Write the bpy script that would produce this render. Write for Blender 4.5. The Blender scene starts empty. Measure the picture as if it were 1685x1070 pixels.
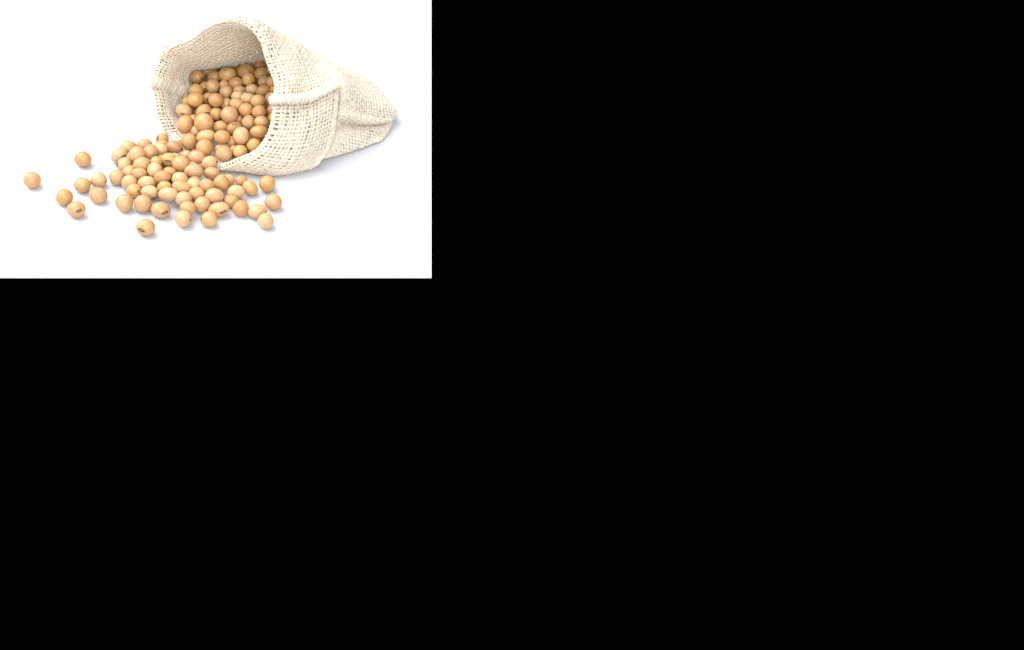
import bpy, math, random
import numpy as np
from mathutils import Matrix, Vector

C = bpy.context.scene.collection
rng = np.random.default_rng(7)
random.seed(7)
MM = 0.001

# ------------------------------------------------------------------ camera
DIST, PITCH, FPX = 600.0, math.radians(33.0), 2400.0      # mm, rad, focal length in photo pixels
SP, CP = math.sin(PITCH), math.cos(PITCH)
CAM = np.array([0.0, -DIST*CP, DIST*SP])
FWD = np.array([0.0, CP, -SP]); UPV = np.array([0.0, SP, CP]); RGT = np.array([1.0, 0, 0])
cam_d = bpy.data.cameras.new('camera')
cam = bpy.data.objects.new('camera', cam_d); C.objects.link(cam)
cam.location = CAM*MM
cam.rotation_euler = (math.pi/2-PITCH, 0, 0)
cam_d.sensor_width = 36.0
cam_d.lens = 36.0*FPX/1685.0
cam_d.shift_x = (842.5-355.0)/1685.0
cam_d.shift_y = -(535.0-228.5)/1685.0
cam_d.clip_start = 0.01; cam_d.clip_end = 50
bpy.context.scene.camera = cam
CAMROT = cam.rotation_euler.to_matrix()

# ------------------------------------------------------------------ light
sc = bpy.context.scene
sc.view_settings.view_transform = 'Standard'
sc.view_settings.look = 'None'
sc.view_settings.exposure = 0.0
sc.view_settings.gamma = 1.0
world = bpy.data.worlds.new('World'); sc.world = world; world.use_nodes = True
bg = world.node_tree.nodes['Background']
bg.inputs[0].default_value = (0.82, 0.87, 1.0, 1); bg.inputs[1].default_value = 0.76

def area(name, loc, target, size, power, col):
    l = bpy.data.lights.new(name, 'AREA'); l.shape = 'SQUARE'; l.size = size; l.energy = power; l.color = col
    o = bpy.data.objects.new(name, l); C.objects.link(o); o.location = loc
    d = Vector(target)-Vector(loc); o.rotation_euler = d.to_track_quat('-Z', 'Y').to_euler()
    return o
area('softbox_key', (-0.85, 0.25, 1.45), (0, 0, 0), 1.8, 66.0, (1.0, 0.98, 0.95))
area('softbox_fill', (0.1, -1.6, 1.05), (0, 0, 0.02), 1.5, 40.0, (1.0, 0.99, 0.97))

# ------------------------------------------------------------------ helpers
def P(px, py, y=None, z=None):
    """point seen at pixel (px, py) of the photograph whose world y or z (mm) is given"""
    d = FWD + RGT*(px-355.0)/FPX + UPV*(228.5-py)/FPX
    t = (y-CAM[1])/d[1] if y is not None else (z-CAM[2])/d[2]
    return CAM + d*t
def W(x, y, z): return np.array([x, y, z], float)

def link(name, me, mat=None, parent=None):
    o = bpy.data.objects.new(name, me); C.objects.link(o)
    if mat:
        me.materials.clear(); me.materials.append(mat)
    if parent: o.parent = parent
    return o
def np_mesh(name, V, F, smooth=True):
    """V (n,3) in mm, F (m,4) or (m,3)"""
    me = bpy.data.meshes.new(name)
    n, m, k = len(V), len(F), F.shape[1]
    me.vertices.add(n); me.vertices.foreach_set('co', (np.asarray(V, np.float32)*MM).ravel())
    me.loops.add(m*k); me.loops.foreach_set('vertex_index', F.astype(np.int32).ravel())
    me.polygons.add(m)
    me.polygons.foreach_set('loop_start', np.arange(m, dtype=np.int32)*k)
    me.polygons.foreach_set('use_smooth', np.full(m, smooth))
    me.update(calc_edges=True); me.validate()
    return me
def tubes(pts, nrm, rt, rn, sides=6):
    """batch of tubes: pts (n,m,3), nrm (n,m,3) reference normals, radii across / along the normal -> V, F"""
    n, m, _ = pts.shape
    T = np.gradient(pts, axis=1); T /= np.linalg.norm(T, axis=2, keepdims=True)+1e-9
    B = np.cross(T, nrm); B /= np.linalg.norm(B, axis=2, keepdims=True)+1e-9
    N = np.cross(B, T)
    a = np.arange(sides)*2*math.pi/sides
    rt = np.broadcast_to(np.asarray(rt, float), (n, m)); rn = np.broadcast_to(np.asarray(rn, float), (n, m))
    V = (pts[:, :, None, :] + B[:, :, None, :]*(rt[:, :, None]*np.cos(a))[..., None]
         + N[:, :, None, :]*(rn[:, :, None]*np.sin(a))[..., None])
    idx = np.arange(n*m*sides).reshape(n, m, sides)
    i0 = idx[:, :-1, :]; i1 = idx[:, 1:, :]
    F = np.stack([i0, np.roll(i0, -1, 2), np.roll(i1, -1, 2), i1], -1).reshape(-1, 4)
    return V.reshape(-1, 3), F
def join(parts):
    Vs, Fs, o = [], [], 0
    for V, F in parts:
        Vs.append(V); Fs.append(F+o); o += len(V)
    return np.concatenate(Vs), np.concatenate(Fs)

def nodes_mat(name):
    m = bpy.data.materials.new(name); m.use_nodes = True
    nt = m.node_tree; return m, nt, nt.nodes['Principled BSDF']

# ------------------------------------------------------------------ materials
def mat_sheet():
    m, nt, b = nodes_mat('white_board')
    b.inputs['Base Color'].default_value = (0.55, 0.56, 0.585, 1); b.inputs['Roughness'].default_value = 0.6
    b.inputs['Specular IOR Level'].default_value = 0.25
    n = nt.nodes.new('ShaderNodeTexNoise'); n.inputs['Scale'].default_value = 900
    bp = nt.nodes.new('ShaderNodeBump'); bp.inputs['Strength'].default_value = 0.03; bp.inputs['Distance'].default_value = 0.0002
    nt.links.new(n.outputs['Fac'], bp.inputs['Height']); nt.links.new(bp.outputs['Normal'], b.inputs['Normal'])
    return m
def mat_black():
    m, nt, b = nodes_mat('padding_black')  # flat black of the added padding, not a real cloth
    b.inputs['Base Color'].default_value = (0.0001, 0.0001, 0.0001, 1); b.inputs['Roughness'].default_value = 1.0
    b.inputs['Specular IOR Level'].default_value = 0.0
    return m
def mat_yarn(name, col, dark=0.9):
    m, nt, b = nodes_mat(name)
    tc = nt.nodes.new('ShaderNodeTexCoord')
    n1 = nt.nodes.new('ShaderNodeTexNoise'); n1.inputs['Scale'].default_value = 260; n1.inputs['Detail'].default_value = 3
    n2 = nt.nodes.new('ShaderNodeTexNoise'); n2.inputs['Scale'].default_value = 2600; n2.inputs['Detail'].default_value = 4
    nt.links.new(tc.outputs['Object'], n1.inputs['Vector']); nt.links.new(tc.outputs['Object'], n2.inputs['Vector'])
    cr = nt.nodes.new('ShaderNodeValToRGB')
    cr.color_ramp.elements[0].position = 0.3; cr.color_ramp.elements[0].color = (col[0]*dark, col[1]*dark*0.97, col[2]*dark*0.88, 1)
    cr.color_ramp.elements[1].position = 0.62; cr.color_ramp.elements[1].color = (*col, 1)
    mx = nt.nodes.new('ShaderNodeMath'); mx.operation = 'MULTIPLY_ADD'; mx.inputs[1].default_value = 0.5
    hf = nt.nodes.new('ShaderNodeMath'); hf.operation = 'MULTIPLY'; hf.inputs[1].default_value = 0.5
    nt.links.new(n2.outputs['Fac'], hf.inputs[0]); nt.links.new(n1.outputs['Fac'], mx.inputs[0]); nt.links.new(hf.outputs[0], mx.inputs[2])
    nt.links.new(mx.outputs[0], cr.inputs['Fac']); nt.links.new(cr.outputs['Color'], b.inputs['Base Color'])
    bp = nt.nodes.new('ShaderNodeBump'); bp.inputs['Strength'].default_value = 0.5; bp.inputs['Distance'].default_value = 0.0002
    nt.links.new(n2.outputs['Fac'], bp.inputs['Height']); nt.links.new(bp.outputs['Normal'], b.inputs['Normal'])
    b.inputs['Roughness'].default_value = 0.95; b.inputs['Specular IOR Level'].default_value = 0.1
    b.inputs['Sheen Weight'].default_value = 0.15; b.inputs['Sheen Roughness'].default_value = 0.5
    tr = nt.nodes.new('ShaderNodeBsdfTranslucent'); tm = nt.nodes.new('ShaderNodeMix'); tm.data_type = 'RGBA'; tm.blend_type = 'MULTIPLY'; tm.inputs['Factor'].default_value = 1.0
    tm.inputs['B'].default_value = (1.0, 0.865, 0.62, 1)          # light that has passed through the yarn is warmer
    nt.links.new(cr.outputs['Color'], tm.inputs['A']); nt.links.new(tm.outputs['Result'], tr.inputs['Color'])
    ms = nt.nodes.new('ShaderNodeMixShader'); ms.inputs[0].default_value = 0.42
    nt.links.new(b.outputs[0], ms.inputs[1]); nt.links.new(tr.outputs[0], ms.inputs[2])
    nt.links.new(ms.outputs[0], nt.nodes['Material Output'].inputs['Surface'])
    return m
def mat_bean():
    m, nt, b = nodes_mat('soybean_skin')
    oi = nt.nodes.new('ShaderNodeObjectInfo'); tc = nt.nodes.new('ShaderNodeTexCoord')
    add = nt.nodes.new('ShaderNodeVectorMath'); add.operation = 'ADD'
    rv = nt.nodes.new('ShaderNodeVectorMath'); rv.operation = 'SCALE'; rv.inputs[0].default_value = (37, 61, 23)
    nt.links.new(oi.outputs['Random'], rv.inputs['Scale'])
    nt.links.new(tc.outputs['Object'], add.inputs[0]); nt.links.new(rv.outputs[0], add.inputs[1])
    n1 = nt.nodes.new('ShaderNodeTexNoise'); n1.inputs['Scale'].default_value = 0.9; n1.inputs['Detail'].default_value = 3
    n2 = nt.nodes.new('ShaderNodeTexNoise'); n2.inputs['Scale'].default_value = 14; n2.inputs['Detail'].default_value = 5
    nt.links.new(add.outputs[0], n1.inputs['Vector']); nt.links.new(add.outputs[0], n2.inputs['Vector'])
    hs = nt.nodes.new('ShaderNodeMix'); hs.data_type = 'RGBA'; hs.blend_type = 'MULTIPLY'
    r1 = nt.nodes.new('ShaderNodeValToRGB')
    r1.color_ramp.elements[0].position = 0.32; r1.color_ramp.elements[0].color = (0.93, 0.83, 0.70, 1)
    r1.color_ramp.elements[1].position = 0.62; r1.color_ramp.elements[1].color = (1, 1, 1, 1)
    nt.links.new(n1.outputs['Fac'], r1.inputs['Fac'])
    hs.inputs['Factor'].default_value = 1.0
    nt.links.new(oi.outputs['Color'], hs.inputs['A']); nt.links.new(r1.outputs['Color'], hs.inputs['B'])
    r2 = nt.nodes.new('ShaderNodeValToRGB')
    r2.color_ramp.elements[0].position = 0.36; r2.color_ramp.elements[0].color = (0.90, 0.84, 0.76, 1)
    r2.color_ramp.elements[1].position = 0.52; r2.color_ramp.elements[1].color = (1, 1, 1, 1)
    nt.links.new(n2.outputs['Fac'], r2.inputs['Fac'])
    h2 = nt.nodes.new('ShaderNodeMix'); h2.data_type = 'RGBA'; h2.blend_type = 'MULTIPLY'; h2.inputs['Factor'].default_value = 0.4
    nt.links.new(hs.outputs['Result'], h2.inputs['A']); nt.links.new(r2.outputs['Color'], h2.inputs['B'])
    nt.links.new(h2.outputs['Result'], b.inputs['Base Color'])
    bp = nt.nodes.new('ShaderNodeBump'); bp.inputs['Strength'].default_value = 0.12; bp.inputs['Distance'].default_value = 0.0003
    nt.links.new(n2.outputs['Fac'], bp.inputs['Height']); nt.links.new(bp.outputs['Normal'], b.inputs['Normal'])
    b.inputs['Roughness'].default_value = 0.36; b.inputs['Specular IOR Level'].default_value = 0.45
    b.inputs['Subsurface Weight'].default_value = 0.25; b.inputs['Subsurface Scale'].default_value = 0.0012
    b.inputs['Subsurface Radius'].default_value = (1.0, 0.55, 0.25)
    return m
def mat_plain(name, col, rough=0.6):
    m, nt, b = nodes_mat(name)
    tc = nt.nodes.new('ShaderNodeTexCoord')
    n = nt.nodes.new('ShaderNodeTexNoise'); n.inputs['Scale'].default_value = 9
    nt.links.new(tc.outputs['Object'], n.inputs['Vector'])
    r = nt.nodes.new('ShaderNodeValToRGB')
    r.color_ramp.elements[0].color = (col[0]*0.6, col[1]*0.6, col[2]*0.6, 1); r.color_ramp.elements[1].color = (col[0]*1.3, col[1]*1.3, col[2]*1.3, 1)
    nt.links.new(n.outputs['Fac'], r.inputs['Fac']); nt.links.new(r.outputs['Color'], b.inputs['Base Color'])
    b.inputs['Roughness'].default_value = rough
    return m
M_SHEET, M_BLACK = mat_sheet(), mat_black()
M_YARN = mat_yarn('cream_yarn', (0.955, 0.935, 0.86))
M_SEAM = mat_yarn('white_stitching', (0.95, 0.92, 0.86))
M_BEAN = mat_bean()
M_HIL_D = mat_plain('hilum_dark', (0.075, 0.050, 0.034), 0.5)
M_HIL_L = mat_plain('hilum_grey', (0.20, 0.165, 0.13), 0.5)

# ------------------------------------------------------------------ the surface it stands on, and the added black padding
def slab(name, corners, z0, z1, mat):
    V = np.array([[x, y, z] for z in (z1, z0) for x, y in corners], float)
    F = np.array([[0, 1, 2, 3], [7, 6, 5, 4], [0, 4, 5, 1], [1, 5, 6, 2], [2, 6, 7, 3], [3, 7, 4, 0]])
    o = link(name, np_mesh(name, V, F, False), mat); o['kind'] = 'structure'; return o
fr = P(710, 457, z=0); bk = P(710, -260, z=0)
slab('white_tabletop', [(-700, fr[1]), (fr[0], fr[1]), (bk[0], bk[1]), (-700, bk[1])], -0.35, 0.0, M_SHEET)
slab('padding_slab', [(-3000, -3000), (3000, -3000), (3000, 3000), (-3000, 3000)], -42.0, -40.0, M_BLACK)  # added slab: makes the frame's empty padding black, no real ground

# ------------------------------------------------------------------ the sack
NK = 20
RC = [P(451,165,y=-19), P(454,134,y=-12.5), P(441,99,y=-8), P(430,66,y=-3), P(409,42,y=1), P(376,33,y=4), P(346,43,y=6),
      P(311,65,y=8), P(278,75,y=10), P(268,100,y=11), P(251,132,y=11), P(258,160,y=9), P(264,192,y=6), P(279,224,y=2),
      P(296,243,z=1), P(325,262,z=1), P(354,279,z=1.2), P(386,267,y=-28), P(422,246,y=-27), P(446,208,y=-24)]
H = [P(556,138,y=-6), P(541,116,y=3), P(524,97,y=13), P(503,80,y=20), P(472,68,y=25), P(436,88,y=32), P(392,97,y=32),
     P(348,104,y=31), P(315,112,y=29), P(305,126,y=26), P(306,146,y=23), W(-10,23,5), W(-10,20,.4), W(0,15,.3),
     W(9,8,.3), W(18,0,.3), W(27,-10,.3), P(508,279,z=.9), P(540,245,y=-19), P(552,198,y=-13)]
J2 = [P(553,142,y=-3), P(538,120,y=5), P(521,103,y=14), P(502,87,y=20), P(478,80,y=26), P(436,97,y=30), P(392,106,y=30),
      P(350,112,y=28), P(322,119,y=25), P(311,132,y=23), P(314,151,y=20), W(-8,21,6), W(-8,18,1.6), W(2,13,1.4),
      W(10,7,1.4), W(18,-1,1.4), W(26,-9,1.4), W(35.5,-20,2.0), P(537,243,y=-16.5), P(549,198,y=-10.5)]
JB = [P(568,149,y=-3), P(566,129,y=5), P(560,114,y=15), P(550,103,y=27), P(520,95,y=38), W(35,46,16), W(26,50,14),
      W(17,50,12), W(10,46,10), W(5,41,8), W(3,36,5), W(6,33,2), W(12,28,.9), W(20,22,.9), W(28,14,.9), W(36,6,.9),
      W(44,-4,.9), P(560,255,z=.9), P(563,232,y=-13), P(564,194,y=-9)]
J4 = [P(612,176,y=3), P(611,158,y=10), P(604,142,y=19), P(598,133,y=28), P(575,117,y=38), P(548,108,y=46), W(44,56,9),
      W(36,58,8), W(28,58,7), W(22,56,5), W(20,52,3), W(24,48,1), W(30,42,.9), W(37,36,.9), W(44,28,.9), W(50,19,.9),
      W(56,9,.9), P(607,236,z=.9), P(612,222,y=-2), P(612,202,y=-1)]
J5 = [P(646,183,y=10), P(645,173,y=15), P(634,161,y=22), P(619,144,y=32), P(594,127,y=43), P(562,113,y=52), W(42,62,5),
      W(38,66,4.5), W(36,68,4), W(33,67,3), W(31,63,2.2), W(34,60,1), W(39,55,.9), W(45,49,.9), W(51,41,.9), W(57,33,.9),
      W(60,21,.9), P(622,223,z=.9), P(642,207,y=8), P(648,197,y=10)]
J4[3] = P(594,128,y=27)
RC, H, J2, JB, J4, J5 = (np.array(a) for a in (RC, H, J2, JB, J4, J5))
A_, B_ = P(655,191,z=4.0), W(36, 66, 2.5)
T = np.zeros((NK, 3))
for k in range(11):
    f = k/10; p = A_*(1-f)+B_*f + W(5, 3, 0)*math.sin(math.pi*f)
    T[k] = p + W(0, 0, 0.7 if 0 < k < 10 else 0)
    if 0 < k < 10: T[NK-k] = p - W(0, 0, 0.7)
cen = RC.mean(0)
rad = RC-cen; rad /= np.linalg.norm(rad, axis=1, keepdims=True)
K = (RC+H)/2 + rad*1.6
K[0] = P(506,162,y=-13); K[1] = P(496,122,y=-6); K[2] = P(483,90,y=1); K[3] = P(468,66,y=9); K[4] = P(444,51,y=13)
K[16] = W(14, -17, .3); K[15] = W(6, -8, .3); K[14] = W(-2, 0, .3); K[13] = W(-10, 8, .3)
K[17] = P(442,288,z=.7); K[18] = P(480,267,y=-28.5); K[19] = P(503,210,y=-22)
J1 = (RC+J2)/2 + rad*np.array([2, 2, 2, 1.8, .8, -.8, -1.5, -1.8, -1.6, -1.0, -.4]+[.8]*9)[:, None]
J1[:, 2] = np.maximum(J1[:, 2], 1.3)
def unit(a): return a/np.linalg.norm(a, axis=-1, keepdims=True)
RO = RC + unit(K-RC)*3.2 + rad*1.3
RI = RC + unit(J1-RC)*3.0 - rad*1.3
RO[:, 2] = np.maximum(RO[:, 2], .5); RI[:, 2] = np.maximum(RI[:, 2], 1.2)
LO = np.stack([H, K, RO, RC, RI, J1, J2, JB, J4, J5, T])       # v order: cuff hem ... rim ... tail

def catmull(Pm, t, periodic):
    n = len(Pm); i = np.floor(t).astype(int); f = (t-i)[:, None, None]
    if periodic: g = lambda j: Pm[j % n]
    else: g = lambda j: Pm[np.clip(j, 0, n-1)]
    p0, p1, p2, p3 = g(i-1), g(i), g(i+1), g(i+2)
    return 0.5*((2*p1)+(-p0+p2)*f+(2*p0-5*p1+4*p2-p3)*f*f+(-p0+3*p1-3*p2+p3)*f**3)
def catmull_nu(Pm, m):
    """centripetal-like: sample each interval of the rows of Pm (n,k,3), m samples in all, knots by mean distance"""
    d = np.linalg.norm(np.diff(Pm, axis=0), axis=2).mean(1)**0.5
    kn = np.concatenate([[0], np.cumsum(d)])
    # finite-difference tangents (non uniform)
    n = len(Pm); tan = np.zeros_like(Pm)
    for i in range(n):
        if i == 0: tan[i] = (Pm[1]-Pm[0])/d[0]
        elif i == n-1: tan[i] = (Pm[-1]-Pm[-2])/d[-1]
        else:
            a = (Pm[i]-Pm[i-1])/d[i-1]; b = (Pm[i+1]-Pm[i])/d[i]
            tan[i] = (a*d[i]+b*d[i-1])/(d[i]+d[i-1])
    s = np.linspace(0, kn[-1], m); idx = np.clip(np.searchsorted(kn, s, 'right')-1, 0, n-2)
    h = d[idx]; f = ((s-kn[idx])/h)[:, None, None]; h = h[:, None, None]
    h00 = 2*f**3-3*f**2+1; h10 = f**3-2*f**2+f; h01 = -2*f**3+3*f**2; h11 = f**3-f**2
    out = h00*Pm[idx]+h10*h*tan[idx]+h01*Pm[idx+1]+h11*h*tan[idx+1]
    return out, s, kn
NU, NV = 800, 560
tu = np.arange(NU)/NU*NK
D = catmull(LO.transpose(1, 0, 2), tu, True)               # (NU, 10, 3)
# light smoothing round the loops
ker = np.exp(-0.5*(np.arange(-18, 19)/8.0)**2); ker /= ker.sum()
Ds = sum(np.roll(D, j-18, 0)*ker[j] for j in range(37))
Ds[:, -1] = D[:, -1]
S, sv, kn = catmull_nu(Ds.transpose(1, 0, 2), NV)          # (NV, NU, 3)
kcoord = tu[None, :]; vrow = np.interp(sv, kn, np.arange(len(kn)))[:, None]
def normals(G):
    du = np.roll(G, -1, 1)-np.roll(G, 1, 1); dv = np.gradient(G, axis=0)
    n = np.cross(du, dv); n /= np.linalg.norm(n, axis=2, keepdims=True)+1e-9
    return n
Nn = normals(S)
# orient: at cuff rows the normal must point away from the ring's middle
mid = S[60].mean(0); sgn = np.sign((Nn[60]*(S[60]-mid)).sum(1).mean())
Nn *= sgn            # on the cuff: outwards. On the body the surface is turned over, so outwards is -Nn
def kd(c): return (kcoord-c+NK/2) % NK-NK/2
def sm(a, b, x): t = np.clip((x-a)/(b-a), 0, 1); return t*t*(3-2*t)
disp = np.zeros((NV, NU))
# ridge of the side seam on the cuff
disp += 1.7*np.exp(-(kd(0.0)/0.17)**2)*(1-sm(2.6, 3.2, vrow))
# crease and lip running to the tail on the body (outward is -Nn there)
fade = sm(6.1, 6.7, vrow)*(1-sm(8.0, 9.3, vrow))
disp += 4.0*np.exp(-(kd(18.72)/0.22)**2)*fade
disp -= 1.7*np.exp(-(kd(19.10)/0.22)**2)*fade
disp += 1.0*np.sin(math.pi*np.clip(vrow/3, 0, 1))*(0.75+0.4*np.cos(2*math.pi*kcoord/5.0+1.0))*sm(0.1, 0.6, np.abs(kd(0)))
# soft unevenness
ph = rng.uniform(0, 6.28, (8,))
unev = 0
for q, (fu, fv, am) in enumerate([(2, 1.1, .35), (3, 1.7, .3), (5, .8, .22), (7, 2.3, .18), (4, 3.1, .2), (9, 1.4, .12)]):
    unev = unev + am*np.sin(fu*kcoord/NK*2*math.pi+fv*vrow+ph[q])
disp += unev*(sm(0, .6, vrow))*(1-sm(9.2, 10, vrow))*0.9
S = S + Nn*disp[..., None]
S[..., 2] = np.maximum(S[..., 2], 0.45+0.5*sm(2.9, 3.2, vrow)*0.9)
# even out the spacing of the threads: per row, each half by arc length
S2 = np.zeros_like(S)
for j in range(NV):
    row = np.vstack([S[j], S[j][:1]])
    L = np.concatenate([[0], np.cumsum(np.linalg.norm(np.diff(row, axis=0), axis=1))])
    h = NU//2
    tgt = np.concatenate([np.linspace(0, L[h], h+1)[:-1], np.linspace(L[h], L[-1], h+1)[:-1]])
    for c in range(3): S2[j, :, c] = np.interp(tgt, L, row[:, c])
# blend with the even spacing only as far as rows stay aligned
S = S2
Nn = normals(S)*sgn
LV = np.concatenate([[0], np.cumsum(np.linalg.norm(np.diff(S, axis=0), axis=2).mean(1))])
v_rim = np.interp(3.0, vrow[:, 0], LV)                     # arc length at the rim crest
def sample(u, l):
    """u in [0,1), l arc length (mm) -> point, normal (cuff-outward)"""
    fu = (u % 1.0)*NU; fj = np.interp(l, LV, np.arange(NV))
    i0 = np.floor(fu).astype(int) % NU; i1 = (i0+1) % NU; a = (fu-np.floor(fu))[..., None]
    j0 = np.clip(np.floor(fj).astype(int), 0, NV-2); b = (fj-j0)[..., None]
    def g(G): return (G[j0, i0]*(1-a)+G[j0, i1]*a)*(1-b)+(G[j0+1, i0]*(1-a)+G[j0+1, i1]*a)*b
    return g(S), unit(g(Nn))

circ = np.linalg.norm(np.diff(np.vstack([S[NV//6], S[NV//6][:1]]), axis=0), axis=1).sum()
NWARP = int(round(circ/1.54)); NWARP += NWARP % 2
PV = 1.76; NWEFT = int(LV[-1]//PV)
print('sack: circumference %.0f length %.0f rim at %.0f warps %d wefts %d' % (circ, LV[-1], v_rim, NWARP, NWEFT))
def wob(n, m, amp, sc_=6):
    """smooth random wobble along threads"""
    k = max(4, m//sc_); c = rng.normal(0, amp, (n, k)); x = np.linspace(0, k-1, m); i = np.clip(x.astype(int), 0, k-2); f = x-i; f = f*f*(3-2*f)
    return c[:, i]*(1-f)+c[:, i+1]*f
SUB = 4
def loose(u, l):
    """how far the weave is pulled open: round the rim, most on its left and along the lower lip"""
    u = u % 1.0
    return np.exp(-((l-v_rim)/9.0)**2)*(0.05+0.95*sm(.26, .36, u)*(1-sm(.84, .93, u)))
def warp_part(l0, l1):
    j0, j1 = int(math.ceil(l0/PV)), int(math.floor(l1/PV))
    m = (j1-j0)*SUB+1; jj = np.linspace(j0, j1, m)
    ii = np.arange(NWARP)[:, None]
    u = (ii+0.13*wob(NWARP, m, 1.0, SUB*4)*0.9)/NWARP + 0*jj[None]
    l = np.clip(jj[None]*PV+0*u, 0, LV[-1])
    p, n = sample(u, l)
    off = 0.25*np.cos(math.pi*(jj[None]+ii))
    p = p+n*off[..., None]
    th = 1+wob(NWARP, m, 0.17, 5)
    th = th*(1-0.24*loose(u, l)); return tubes(p, n, 0.55*th, 0.34*th)
def weft_part(l0, l1):
    j0, j1 = int(math.ceil(l0/PV)), int(math.floor(l1/PV))
    js = np.arange(j0, j1+1)[:, None]; n_ = len(js); m = NWARP*SUB+1
    ii = np.linspace(0, NWARP, m)[None]
    l = np.clip((js+0.12*wob(n_, m, 1.0, SUB*4))*PV, 0, LV[-1])
    p, n = sample(ii/NWARP+0*l, l)
    off = -0.25*np.cos(math.pi*(js+ii))
    p = p+n*off[..., None]
    th = 1+wob(n_, m, 0.19, 5)
    th = th*(1-0.24*loose(ii/NWARP, l)); return tubes(p, n, 0.63*th, 0.34*th)

sack = bpy.data.objects.new('cloth_sack', None); C.objects.link(sack)
sack['label'] = 'cream woven burlap sack lying open with a folded cuff, full of soybeans'
sack['category'] = 'sack'
V, F = join([warp_part(0.2, v_rim+0.1), weft_part(0.2, v_rim)])
cuff = link('folded_cuff', np_mesh('folded_cuff', V, F), M_YARN, sack)
V, F = join([warp_part(v_rim-PV*0.9, LV[-1]), weft_part(v_rim+0.01, LV[-1])])
body = link('sack_body', np_mesh('sack_body', V, F), M_YARN, sack)
cuff['label'] = 'wide folded back cuff round the mouth of the sack'

# hem of the cuff: thicker cord of doubled yarn
def ring_cord(l, r, off):
    m = 700; u = np.linspace(0, 1, m)[None]
    p, n = sample(u, np.full((1, m), l))
    p = p+n*(off+0.12*np.sin(u*NWARP*math.pi*2*0.5))[..., None]
    return tubes(p, n, r*(1+wob(1, m, .12, 5)), r*0.85, 8)
V, F = join([ring_cord(0.3, 0.62, 0.0), ring_cord(1.1, 0.45, 0.15)])
link('cuff_hem', np_mesh('cuff_hem', V, F), M_YARN, sack)

# overlocked seams: yarn wound round a core, ragged
def seam(ctr, nrm, wid, hei, pitch, yarn, ragged, core=True):
    """ctr (m,3) polyline"""
    d = np.concatenate([[0], np.cumsum(np.linalg.norm(np.diff(ctr, axis=0), axis=1))])
    turns = d[-1]/pitch; m = int(turns*12); s = np.linspace(0, d[-1], m)
    c = np.stack([np.interp(s, d, ctr[:, i]) for i in range(3)], 1); n = unit(np.stack([np.interp(s, d, nrm[:, i]) for i in range(3)], 1))
    t = unit(np.gradient(c, axis=0)); b = unit(np.cross(t, n))
    out = []
    for rep in range(2):
        ang = s/pitch*2*math.pi*(1 if rep == 0 else -1)+rep
        wv = 1+wob(1, m, ragged, 9)[0]; hv = 1+wob(1, m, ragged, 9)[0]
        p = c+b*(wid*np.cos(ang)*wv)[:, None]+n*(hei*np.sin(ang)*hv)[:, None]+rng.normal(0, .03, (m, 3))
        out.append(tubes(p[None], np.tile(t[None], (1, 1, 1)), yarn*(1+wob(1, m, .15, 7)), yarn, 6))
    if core:
        mm = 80; s2 = np.linspace(0, d[-1], mm)
        c2 = np.stack([np.interp(s2, d, ctr[:, i]) for i in range(3)], 1); n2 = unit(np.stack([np.interp(s2, d, nrm[:, i]) for i in range(3)], 1))
        out.append(tubes(c2[None], n2[None], wid*0.85*(1+wob(1, mm, .1, 6)), hei*0.8, 10))
    return join(out)
ls = np.linspace(0.2, v_rim+1.5, 60)
p, n = sample(np.zeros(60), ls)
V, F = seam(p+n*0.6, n, 1.75, 1.0, 0.8, 0.33, 0.18)
link('side_seam', np_mesh('side_seam', V, F), M_YARN, sack)
ls = np.linspace(v_rim+0.3, v_rim+30, 70)
p, n = sample(np.full(70, 0.5), ls)
V, F = seam(p+n*0.9, n, 2.5, 0.9, 0.62, 0.24, 0.45)
o = link('side_seam', np_mesh('side_seam_inner', V, F), M_SEAM, sack); o['label'] = 'ragged overlocked seam inside the mouth'
ls = np.linspace(0.3, v_rim+6, 60)
# seam closing the tail
tt = np.linspace(0.035, 1, 120); q = np.stack([np.interp(tt*10, np.arange(11), T[:11, i]) for i in range(3)], 1)
V, F = seam(q, np.tile([[0, 0, 1.0]], (120, 1)), 0.6, 0.7, 1.1, 0.30, 0.12)
link('bottom_seam', np_mesh('bottom_seam', V, F), M_YARN, sack)

# loose fibres
def fibres(n, l0, l1, side, lmin=1.2, lmax=4.0):
    u = rng.uniform(0, 1, n); l = rng.uniform(l0, l1, n)
    p, nn = sample(u, l); nn = nn*side
    t = rng.normal(0, 1, (n, 3)); t -= nn*(t*nn).sum(1, keepdims=True); t = unit(t)
    ln = rng.uniform(lmin, lmax, n)[:, None]*rng.uniform(.5, 1, (n, 1)); m = 6
    curl = rng.normal(0, .55, (n, 3)); s = np.linspace(0, 1, m)[None, :, None]
    up = rng.uniform(0.02, .38, (n, 1))
    pts = p[:, None]+nn[:, None]*.45+t[:, None]*ln[:, None]*s+nn[:, None]*(ln*up)[:, None]*np.sin(s*math.pi*rng.uniform(.4, 1, (n, 1, 1)))+curl[:, None]*s*s*ln[:, None]*.35
    pts[..., 2] = np.maximum(pts[..., 2], .1)
    return tubes(pts, np.tile(nn[:, None], (1, m, 1)), rng.uniform(.022, .05, (n, 1)), .03, 3)
V, F = join([fibres(4200, 0, v_rim-1, 1, 1.0, 3.0), fibres(3800, v_rim, LV[-1]-1, -1), fibres(200, v_rim+3, v_rim+22, 1, .8, 1.8)])
f_ = link('loose_fibres', np_mesh('loose_fibres', V, F), M_SEAM, sack); f_['kind'] = 'stuff'

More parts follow.
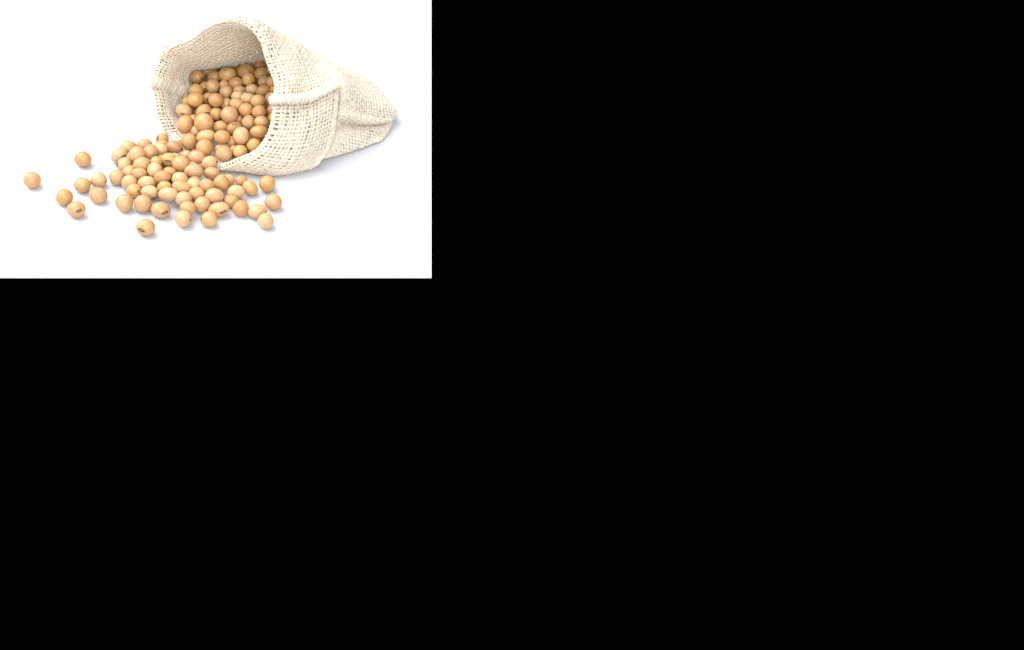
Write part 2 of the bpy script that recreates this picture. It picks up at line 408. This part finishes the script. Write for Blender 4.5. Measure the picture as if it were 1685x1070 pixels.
# ------------------------------------------------------------------ the soybeans
def bean_mesh(seed):
    """unit soybean: z towards the viewer, x the long axis; slightly lopsided, with a faint dimple line"""
    r = np.random.default_rng(seed)
    import bmesh
    bm = bmesh.new(); bmesh.ops.create_icosphere(bm, subdivisions=4, radius=1.0)
    ph = r.uniform(0, 6.28, 6); q = unit(r.normal(0, 1, (3, 3)))
    for v in bm.verts:
        c = np.array(v.co)
        k = 1 + 0.016*math.sin(2.1*c @ q[0]*1.6+ph[0]) + 0.012*math.sin(3.3*c @ q[1]+ph[1]) + 0.008*math.sin(7*c @ q[2]+ph[2])
        sq = 1-0.05*abs(c[0])**3            # blunt ends
        v.co = Vector((c[0]*k*(1+0.03*c[1]), c[1]*k*sq*(1+0.035*c[0]*math.sin(ph[3])), c[2]*k*sq))
    me = bpy.data.meshes.new('soybean'); bm.to_mesh(me); bm.free()
    me.polygons.foreach_set('use_smooth', [True]*len(me.polygons)); me.materials.append(M_BEAN)
    return me
BM = [bean_mesh(s) for s in range(8)]
def hilum_mesh(cx, cy, hl, hw, ang):
    """oval scar on the unit bean at (cx, cy) as seen, half length hl, half width hw (all in unit-bean units)"""
    rr = math.hypot(cx, cy)
    if rr > 0.96: cx, cy = cx*0.96/rr, cy*0.96/rr
    c = np.array([cx, cy, math.sqrt(max(0.03, 1-cx*cx-cy*cy))]); c /= np.linalg.norm(c)
    t = np.array([math.cos(ang), math.sin(ang), 0]); t -= c*(t@c); t /= np.linalg.norm(t); b = np.cross(c, t)
    V = []; F = []; MI = []
    rings = [(0.0, 1.012), (0.16, 1.012), (0.24, 1.03), (0.46, 1.034), (0.72, 1.040), (0.86, 1.05), (1.0, 1.012), (1.05, 0.97)]
    n = 28
    for ri, (f, h) in enumerate(rings):
        for i in range(n):
            a = 2*math.pi*i/n
            x = f*hl*math.cos(a)*(1+0.03*math.sin(3*a)); y = f*hw*math.sin(a)
            if ri in (1, 2): x = (0.62 if ri == 1 else .72)*hl*math.cos(a)
            d = c+t*x+b*y; d /= np.linalg.norm(d); V.append(d*h)
    for ri in range(len(rings)-1):
        for i in range(n):
            F.append((ri*n+i, ri*n+(i+1) % n, (ri+1)*n+(i+1) % n, (ri+1)*n+i)); MI.append(1 if ri in (0, 1, 2) else 0)
    me = bpy.data.meshes.new('hilum'); me.from_pydata([tuple(v) for v in V], [], F); me.update()
    me.materials.append(M_HIL_D); me.materials.append(M_HIL_L)
    me.polygons.foreach_set('material_index', MI); me.polygons.foreach_set('use_smooth', [True]*len(F))
    return me
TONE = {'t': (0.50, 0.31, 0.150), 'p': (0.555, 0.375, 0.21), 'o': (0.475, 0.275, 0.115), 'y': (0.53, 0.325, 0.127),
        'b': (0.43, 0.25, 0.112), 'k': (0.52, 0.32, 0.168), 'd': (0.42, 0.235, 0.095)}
#BEANS#
BEANS = """\
52.8,296.3,29,27.5,-8,t,0,0,-,tan soybean lying all alone farthest left on the white surface
136.7,262,28.5,25.2,-8,o,0,0,-,lone golden soybean up left, farthest back of the scattered loose ones
135.5,304.5,27.5,26,0,t,0,0,-,round tan soybean left of the two touching soybeans that have a third below them
162,296,27.5,25,10,p,0,0,174.5 299.5 7 5 70,pale scattered soybean with a dark spot just showing at its right edge
161.6,321.8,31.5,26.5,-18,t,0,0,-,smooth oval soybean tilted down to the right below a touching pair
106,324.6,28,28,0,o,0,0,-,round orange-tan soybean just behind the scattered one with a black eye
125.5,345,31,27,-5,t,0,0,131.5 346.5 13 6 18,scattered soybean showing a black oval eye on its right side
192.3,291.8,25.5,25.5,0,k,0,0,-,pinkish tan soybean just off the left edge of the spilled heap
211.5,244,28.5,26,-8,t,0,0,-,tan soybean at the upper left corner of the spilled heap
238.5,240,26.5,24,0,t,0,0,-,soybean at the back edge of the spilled heap, right of its upper left corner
196.5,255.5,30,24,28,p,0,0,203.5 257.5 14 5 28,pale soybean at the far left of the heap with a dark brown slit facing down
225.3,254.5,28.5,26.5,0,k,0,0,-,round pinkish soybean in the second row behind the left end of the heap
247.5,251,24,27,-40,t,0,0,-,tan soybean half covered by a pale one near the back of the heap
263,246.5,25,22,0,p,0,0,-,pale creamy soybean at the back of the heap left of a brown one
267,229.5,22,22,0,o,0,0,259.8 226.5 9 5 80,golden soybean with a dark left end tucked against the left foot of the sack
267.5,240,24,20,0,b,0,0,-,brownish soybean mostly hidden between the pale one and the sack's left foot
205.5,271.5,26.5,24.5,0,p,0,0,193.6 271 10 4 95,grey-cream soybean with a dark left rim on the left edge of the heap
233.5,270.5,28.5,24,8,t,0,0,-,plump tan soybean right of the grey-cream one on the heap's left side
257,266.5,20,19,0,y,0,-1,-,small bright yellow soybean showing behind the one with the brown eye
277.5,263,28,22,-8,y,0,1,276.5 265.3 12 6 -10,yellow soybean on top of the heap with a grey-brown eye facing front
254.8,280,24.5,25,20,p,0,0,-,very pale soybean left of the brown oval one in the middle of the heap
287,242.5,28,21.5,-12,b,0,0,299.5 246.5 8 9 60,brown soybean with a dark right end at the heap's back by the sack mouth
279.5,284,22,18,-20,o,0,-2,281 286 6 3 -45,small golden soybean peeking out above the brown oval one
267.5,291,28.5,21,5,b,0,0,-,brown-orange oval soybean lying in the middle of the heap
229.5,285.5,25,19,-5,t,0,0,-,flattish tan soybean left of the very pale one in the heap
213,300,26.5,24,15,p,0,0,-,pale soybean on the left edge of the heap above the one with a brown bruise
241.6,301,30,23,0,p,0,0,-,wide creamy soybean in the left middle of the heap
220,314,25,23,-10,y,0,0,228 315 6 5 60,yellowish soybean with a small brown bruise low on its right side
246.5,316.5,29,22.5,-5,p,0,0,252 326 9 3 -6,creamy oval soybean with a dark mark along its lower edge
271,308,24,20,0,y,0,0,-,light yellow soybean behind the widest pale one near the front of the heap
204.8,334,29.5,29,0,t,0,0,-,large round soybean at the front left corner of the heap
235.3,335.5,29.5,29,0,k,0,0,-,large round soybean second from the heap's front left corner
264.5,346,32,26,-10,t,0,0,272 350 16 6.5 20,front soybean with a dark eye turned down right, right of two large round ones
240,374.4,32,28,-5,t,0,0,232.5 378.5 16 7 -18,nearest soybean of all, lying alone in front with a dark eye at lower left
276.5,320,32,24,-4,p,0,0,-,widest pale soybean in the front half of the heap
318.7,281.5,31.5,22.2,-4,k,0,1,-,large orange-pink oval soybean on top in the centre of the heap
349,286,27,21.5,-8,k,0,1,-,pinkish soybean just in front of the left tip of the sack's lower lip
295.8,295,27,23.5,-10,p,0,0,-,pale beige soybean below left of the large orange-pink oval one
319,303,24.5,20,0,p,0,0,-,cream soybean directly beneath the large orange-pink oval one
298.3,307.5,31,20,-10,t,0,0,-,long tan soybean leaning down right in the centre front of the heap
340.2,305,24.5,21,-20,t,0,0,-,tan soybean left of the bright orange round one
364.7,301.3,26.5,27.5,0,o,0,1,-,bright orange round soybean raised in front of the sack's lower lip
376,296.8,20,21,0,k,0,-1,-,pinkish soybean half hidden behind the bright orange round one under the lip
323,318.5,27.5,22,-8,k,0,0,-,rosy soybean in the front centre of the heap behind two round ones
302.3,328,27.5,25.5,10,p,0,0,-,pale round soybean above left of two stacked ones at the front
352.8,322.5,31,25,-6,k,0,0,-,big rosy-tan soybean below the bright orange round one
332.8,337,27,27,0,t,0,0,-,round soybean in the front row between a leaning pair and one with a black eye
309,343,27,24,0,t,0,0,-,tan soybean directly behind the small-spotted one in the front row
301.5,360,27.5,27,0,p,0,0,313.3 361.5 4 3 60,pale round soybean in the front row with a tiny dark dot at its right edge
344.3,361,27.5,26,0,t,0,0,331.5 360 9 4 90,front soybean with a dark sliver on its left edge, below one with a black eye
360,345,34.5,25,5,t,0,0,367.5 348.8 16 7 18,longest front soybean with a black eye turned down to the right
396.2,343,27.5,26,0,o,0,0,-,round orange-tan soybean right of the longest one with a black eye
380,331.5,27,22,-5,t,0,0,-,tan soybean in front of the pale pinkish one on the heap's right side
388.5,316.5,28.5,24,0,p,0,0,-,pale pinkish soybean left of the tilted yellow one
397.5,298.5,21,19.5,0,o,0,-1,-,small orange soybean shaded under the sack's lower lip behind a yellow one
411.5,309.5,28,23,-40,y,0,0,400.3 311 8 5 -50,tilted mustard yellow soybean at the right end of the heap
439.8,302.8,27,27,0,o,0,0,-,round soybean in the sack's shadow just below the cuff, rightmost near the sack
450,332.8,29,26.5,0,t,0,0,-,loose tan soybean farthest right, on the lit white surface
423.5,348,31,25,0,p,0,0,438 349 6 4 60,yellowish cream soybean touching one in front of it at the right, dark tip at right
437,363.8,27.5,26,0,p,0,0,-,pale round soybean at the front right corner leaning on a yellowish one
311.5,233.2,27,27,0,o,1,1,-,round orange soybean sitting at the left of the mouth where the heap pours out
338.7,224.5,31,22,12,t,1,0,-,light oval soybean in the mouth above a large raised one
336.3,243,27,28.5,-20,o,1,1,-,large golden-brown soybean raised in the middle of the pour
365.4,225.5,26.5,23,0,o,1,0,-,round golden soybean in the mouth with shadow at its lower right
365.5,246,26,20,10,t,1,0,-,tan soybean just behind a larger peach one by the lower lip
369,253.5,27.5,25.5,-10,k,1,1,-,large peach soybean touching the lower lip of the sack
323.3,259,27.5,24,-5,k,0,1,-,pinkish tan soybean pouring out just below the raised golden-brown one
307,256.5,18,18,0,p,0,-1,-,cream soybean half hidden behind a pinkish one below the mouth
297.5,270,28.5,26.5,0,t,0,1,-,large tan soybean on top of the heap right of the yellow one with an eye
344.5,268.5,27,23,20,k,0,1,357.8 266 5 11 80,soybean with a black eye at its right end beside the tip of the lower lip
395,250,24,22.5,10,y,1,1,-,bright yellow soybean resting on the lower lip
385,247,16,16,0,t,1,-1,-,sliver of a tan soybean between the peach and bright yellow ones
396.8,223.7,27,29.5,0,p,1,1,-,large upright olive-cream soybean in the lower right of the mouth
419.5,239.5,26,24.5,0,y,1,1,-,golden soybean against the cuff in the lower right of the mouth
426.3,216.5,29,21,0,o,1,1,-,orange oval soybean right of the olive-cream upright one
381,233.5,18,18,0,k,1,-2,-,small rosy soybean deep in the gap left of the olive-cream upright one
304.5,205,27,31,-20,o,1,1,-,large upright orange soybean against the left wall inside the mouth
335.3,201.5,31,30,0,t,1,1,-,largest round tan soybean in the left middle of the mouth
335.5,184,28,24,35,o,1,0,341 186.5 12 4 -8,orange soybean with a grey line of an eye half covered by the largest round one
356.2,187.3,22,21,0,o,1,0,-,small orange soybean left of a big peach one in the middle of the mouth
377.5,189,29,27,0,k,1,1,-,big peach soybean in the centre of the mouth
303,182.5,28,23,-25,t,1,0,300 188 8 4 -5,soybean by the left wall with a dark mark low down, above the upright orange one
321.5,164,27,25,0,y,1,1,-,large golden soybean in the upper left of the mouth covering another
308.5,167.5,20,22,0,y,1,-1,-,golden soybean half hidden behind a larger one at the upper left
355.5,165,25.5,23,-15,o,1,1,-,orange soybean right of one with a purple-black eye
344,161.5,22,19,0,t,1,0,342.3 165.5 10 7 -70,soybean in the upper left of the mouth showing a purple-black eye end on
373,172.5,21,22,0,t,1,-1,-,tan soybean joined beside a peach oval one in the centre of the mouth
390,171.5,25,19,-20,k,1,0,-,peach oval soybean leaning down right in the centre of the mouth
404.7,180.7,23.5,22.5,0,o,1,0,-,round orange-tan soybean right of the big peach one
426.5,184,23.5,22,0,o,1,0,-,orange soybean with a shaded right side left of the cuff's seam end
424,166.5,24,22,0,t,1,0,-,tan soybean right of the pale one with a grey eye
409,201,23,22.5,0,t,1,0,-,clear tan soybean above the olive-cream upright one
431,201.5,25,21,-15,t,1,0,-,soybean left of the cuff resting behind the orange oval one
385.5,210.5,26,21,20,o,1,0,385.5 205 11 4.5 4,golden soybean with a small grey eye on its top
362.5,208.8,27,20,10,y,1,0,-,golden oval soybean right of the largest round tan one
324,216,21,20,0,k,1,-2,-,rosy soybean low in the gap under the largest round tan one
318,196,15,15,0,k,1,-2,-,bit of a pink soybean between the upright orange and largest round ones
394,197,15,15,0,k,1,-2,-,bit of a rosy soybean in the dark gap right of the big peach one
448,163.5,25,26,0,k,1,0,-,pinkish soybean partly covered by the white rim, highest one touching the cuff's seam end
449,181,21,22,0,o,1,-1,-,dark orange sliver of a soybean beside the rim just below its seam end
449.5,195,18,18,0,y,1,-1,-,yellow sliver of a soybean at the right rim above the orange oval one
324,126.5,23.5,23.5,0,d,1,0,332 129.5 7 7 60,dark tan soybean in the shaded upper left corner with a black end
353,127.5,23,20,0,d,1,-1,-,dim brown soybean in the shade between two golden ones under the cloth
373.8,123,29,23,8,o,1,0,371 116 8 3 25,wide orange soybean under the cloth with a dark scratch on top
350,142,22,24,15,t,1,0,-,upright tan soybean below the dim brown shaded one
322.5,149.5,24,23,0,y,1,0,-,yellow-orange soybean beside the ragged inner seam
337,143,18,18,0,y,1,-1,337.5 148 8 4 85,small yellow soybean with a dark upright slit, left of the upright tan one
368,141,18,18,0,k,1,-1,-,dim rosy soybean behind a pink-tan one in the upper middle
372,151.5,21.5,22,0,k,1,0,-,pink-tan soybean in the upper middle below a dim rosy one
387.5,137,24,20.5,10,o,1,0,-,orange-tan oval soybean left of the bright round one near the top
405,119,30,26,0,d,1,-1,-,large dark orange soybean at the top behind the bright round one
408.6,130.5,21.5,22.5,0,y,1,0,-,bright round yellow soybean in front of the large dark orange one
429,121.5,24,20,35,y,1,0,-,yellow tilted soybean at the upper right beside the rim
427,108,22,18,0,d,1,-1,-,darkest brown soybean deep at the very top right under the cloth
434,134.5,20,22,0,t,1,0,-,tan soybean just below the yellow tilted one at the upper right
447,135,17,19,0,p,1,0,-,dull cream soybean tucked under the right rim near the top
453,148,18,17,0,y,1,0,-,bright yellow sliver of a soybean under the right rim
433,150.5,25,20,30,o,1,0,-,tilted orange soybean left of the bright yellow sliver by the rim
414.5,147.5,21.5,18,0,p,1,0,-,pale cream soybean below the bright round yellow one
393.5,149.5,21,18,0,t,1,-1,-,tan soybean behind a pale cream one, left of centre top
391,159,21.5,19,0,p,1,0,-,pale soybean at the left of the one with a grey arched eye
408,160.8,23.5,19.5,0,p,1,0,409 152.8 14 5 0,pale soybean showing a grey arched eye along its top
"""

def rot_for(ang):
    return CAMROT @ Matrix.Rotation(math.radians(ang), 3, 'Z')
def support(R, r):           # half height in z of a rotated ellipsoid
    return math.sqrt(sum((R[2][i]*r[i])**2 for i in range(3)))
def radial(Rn, r, d):        # radius of the ellipsoid along unit direction d
    l = Rn.T @ d
    return 1/math.sqrt(((l/r)**2).sum())
HULL = np.array([(190, 262), (215, 240), (262, 238), (300, 250), (345, 285), (400, 305), (412, 318), (385, 330), (345, 338), (300, 338), (255, 322), (215, 318), (198, 290)], float)
def inside(q, poly):
    c = False; n = len(poly); j = n-1
    for i in range(n):
        if (poly[i][1] > q[1]) != (poly[j][1] > q[1]) and q[0] < (poly[j][0]-poly[i][0])*(q[1]-poly[i][1])/(poly[j][1]-poly[i][1])+poly[i][0]: c = not c
        j = i
    return c
def pix(p):
    v = p-CAM; w_ = v @ FWD
    return (v @ RGT)/w_*FPX+355, 228.5-(v @ UPV)/w_*FPX
GH = np.array([P(a, b, z=3.5)[:2] for a, b in HULL])
def edge_dist(q):
    """mm from the edge of the spilled heap, 0 outside it"""
    if not inside(q, GH): return 0.0
    a = GH; b = np.roll(GH, -1, 0); ab = b-a; t = np.clip(((q-a)*ab).sum(1)/(ab*ab).sum(1), 0, 1)
    return np.linalg.norm(a+ab*t[:, None]-q, axis=1).min()
AX = np.array([0.51, 0.86])
def floor_h(p, zone):
    """surface the beans lie on: board, sack floor and the slope of beans inside the sack"""
    if zone == 0: return float(np.clip((edge_dist(np.array(p[:2]))-2.5)*0.45, 0, 4.4))
    s = (p[0]+6)*AX[0]+(p[1]+13)*AX[1]
    return 1.2+max(0.0, min(0.42*s, 15.0)) if s > 0 else 1.2
rows = [l.split(',', 9) for l in BEANS.strip().split('\n')]
data = []
for q in rows:
    x, y, w, h, ang = (float(v) for v in q[:5]); w *= 1.025; h *= 1.025
    hil = None if q[8] == '-' else [float(v) for v in q[8].split()]
    data.append(dict(x=x, y=y, w=w, h=h, ang=ang, tone=q[5], zone=int(q[6]), lvl=int(q[7]), hil=hil, label=q[9]))
placed = []
LIFT = []
for bnd in sorted(data, key=lambda b: b['y']+9*b['lvl']):
    d = FWD+RGT*(bnd['x']-355)/FPX+UPV*(228.5-bnd['y'])/FPX
    R = np.array(rot_for(bnd['ang']))
    def at(t):
        p = CAM+d*t
        k = t/FPX            # mm per photo pixel at this depth
        a, b = bnd['w']/2*k, bnd['h']/2*k
        return p, np.array([a, b, min(a, b)*1.0])
    t = 700.0
    while True:              # as far down the line as the ground or slope lets it go
        p, r = at(t)
        if p[2]-support(R, r) >= floor_h(p, bnd['zone']): break
        t -= 0.25
    t0 = t
    while t > t0-16:
        p, r = at(t); ok = True
        for pp, rr, RR in placed:
            v = p-pp; L = np.linalg.norm(v)
            if L > 12: continue
            u_ = v/L
            if L < 0.93*(radial(R, r, u_)+radial(RR, rr, u_)): ok = False; break
        if ok: break
        t -= 0.3
    LIFT.append((t0-t, bnd['label'][:40]))
    placed.append((p, r, R)); bnd['p'], bnd['r'], bnd['R'] = p, r, R
print('lifted most', sorted(LIFT)[-8:])
GRP = {0: 'soybeans spilled out on the white surface', 1: 'soybeans inside the mouth of the sack'}
for i, bnd in enumerate(data):
    o = bpy.data.objects.new('soybean', BM[i % len(BM)]); C.objects.link(o)
    R = Matrix(bnd['R'].tolist())
    flip = Matrix.Rotation(math.pi*(i % 2), 3, 'Z')
    o.matrix_world = Matrix.Translation(Vector(bnd['p'])*MM) @ (R @ flip).to_4x4() @ Matrix.Diagonal((*[v*MM for v in bnd['r']], 1))
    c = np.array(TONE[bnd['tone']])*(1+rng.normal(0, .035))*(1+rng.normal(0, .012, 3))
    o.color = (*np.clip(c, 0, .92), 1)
    o['label'] = bnd['label']; o['category'] = 'bean'; o['group'] = GRP[bnd['zone']]
    if bnd['hil']:
        hx, hy, hl, hw, ha = bnd['hil']
        sgn_ = -1 if i % 2 else 1
        dx, dy = hx-bnd['x'], -(hy-bnd['y']); ca, sa = math.cos(math.radians(bnd['ang'])), math.sin(math.radians(bnd['ang']))
        lx, ly = (dx*ca+dy*sa)/(bnd['w']/2), (-dx*sa+dy*ca)/(bnd['h']/2)
        me = hilum_mesh(lx*sgn_, ly*sgn_, hl/bnd['w']*.93, hw/bnd['h']*.76, math.radians(ha-bnd['ang']))
        hO = bpy.data.objects.new('hilum', me); C.objects.link(hO); hO.parent = o
# beans at the bottom of the spilled heap, under the ones that show
low = 0
for gx in np.arange(-48, 18, 0.9):
    for gy in np.arange(-60, 8, 0.9):
        a = 2.9+0.5*((gx*7.3+gy*3.1) % 1); p = W(gx, gy, a*.97)
        if not inside(pix(p), HULL): continue
        if any(np.linalg.norm(p-q[0]) < 0.88*(a+q[1].mean()) for q in placed): continue
        o = bpy.data.objects.new('soybean', BM[low % len(BM)]); C.objects.link(o)
        o.matrix_world = Matrix.Translation(Vector(p)*MM) @ Matrix.Rotation(low*1.3, 4, 'Z') @ Matrix.Diagonal((a*1.05*MM, a*.97*MM, a*.97*MM, 1))
        o.color = (*TONE['tkop'[low % 4]], 1)
        o['label'] = 'soybean at the bottom of the spilled heap, all but hidden under the upper ones'
        o['category'] = 'bean'; o['group'] = 'soybeans under the spilled heap'
        placed.append((p, np.array([a, a, a]), np.eye(3))); low += 1
print('low', low)
# beans hidden lower in the sack, glimpsed through the gaps
MOUTH = np.array([(298, 108), (345, 106), (436, 92), (458, 135), (462, 160), (450, 185), (450, 208), (440, 230), (396, 264), (360, 277), (318, 264), (292, 237), (282, 200), (296, 150)], float)
cnt = 0
cover = [(*pix(q[0]), q[1].mean()/DIST*FPX, (q[0]-CAM) @ FWD) for q in placed]
for iz in range(4):
    for ix in range(-6, 12):
        for iy in range(-4, 12):
            x = ix*6.6+(iy % 2)*3.3+(iz % 2)*3.3; y = iy*5.8+(iz % 2)*2.9; z = 4.6+iz*5.4
            s = (x+6)*AX[0]+(y+13)*AX[1]; c_ = -(x+6)*AX[1]+(y+13)*AX[0]
            if s < 7 or s > 50 or abs(c_-0) > 25-0.0*s: continue
            if z > floor_h((x, y), 1)-1.0: continue
            x += rng.normal(0, .5); y += rng.normal(0, .5)
            p = W(x, y, z)
            if min(np.linalg.norm(p-q[0]) for q in placed) < 5.6: continue
            # stay inside the cloth
            if x < -14+0.0*z or (x > 22 and y < -6): continue
            a = rng.uniform(3.2, 3.7)
            # leave out the ones no gap lets you see
            cx_, cy_ = pix(p); rp = a/DIST*FPX; dp = (p-CAM) @ FWD; seen = 0
            for _ in range(90):
                an, rr_ = rng.uniform(0, 6.28), rp*math.sqrt(rng.uniform()); sx, sy = cx_+rr_*math.cos(an), cy_+rr_*math.sin(an)
                seen += not any(math.hypot(sx-qx, sy-qy) < qr and qd < dp for qx, qy, qr, qd in cover)
            if seen < 3 or not inside((cx_, cy_), MOUTH): continue
            o = bpy.data.objects.new('soybean', BM[cnt % len(BM)]); C.objects.link(o)
            e = Matrix.Rotation(rng.uniform(0, 3), 3, 'Z') @ Matrix.Rotation(rng.uniform(0, 3), 3, 'X')
            o.matrix_world = Matrix.Translation(Vector(p)*MM) @ e.to_4x4() @ Matrix.Diagonal((a*1.06*MM, a*.95*MM, a*.95*MM, 1))
            o.color = (*TONE['obkt'[cnt % 4]], 1)
            o['label'] = 'soybean buried in the sack, glimpsed only through gaps between the upper ones'
            o['category'] = 'bean'; o['group'] = 'soybeans buried deeper in the sack'; cnt += 1
print('buried', cnt)
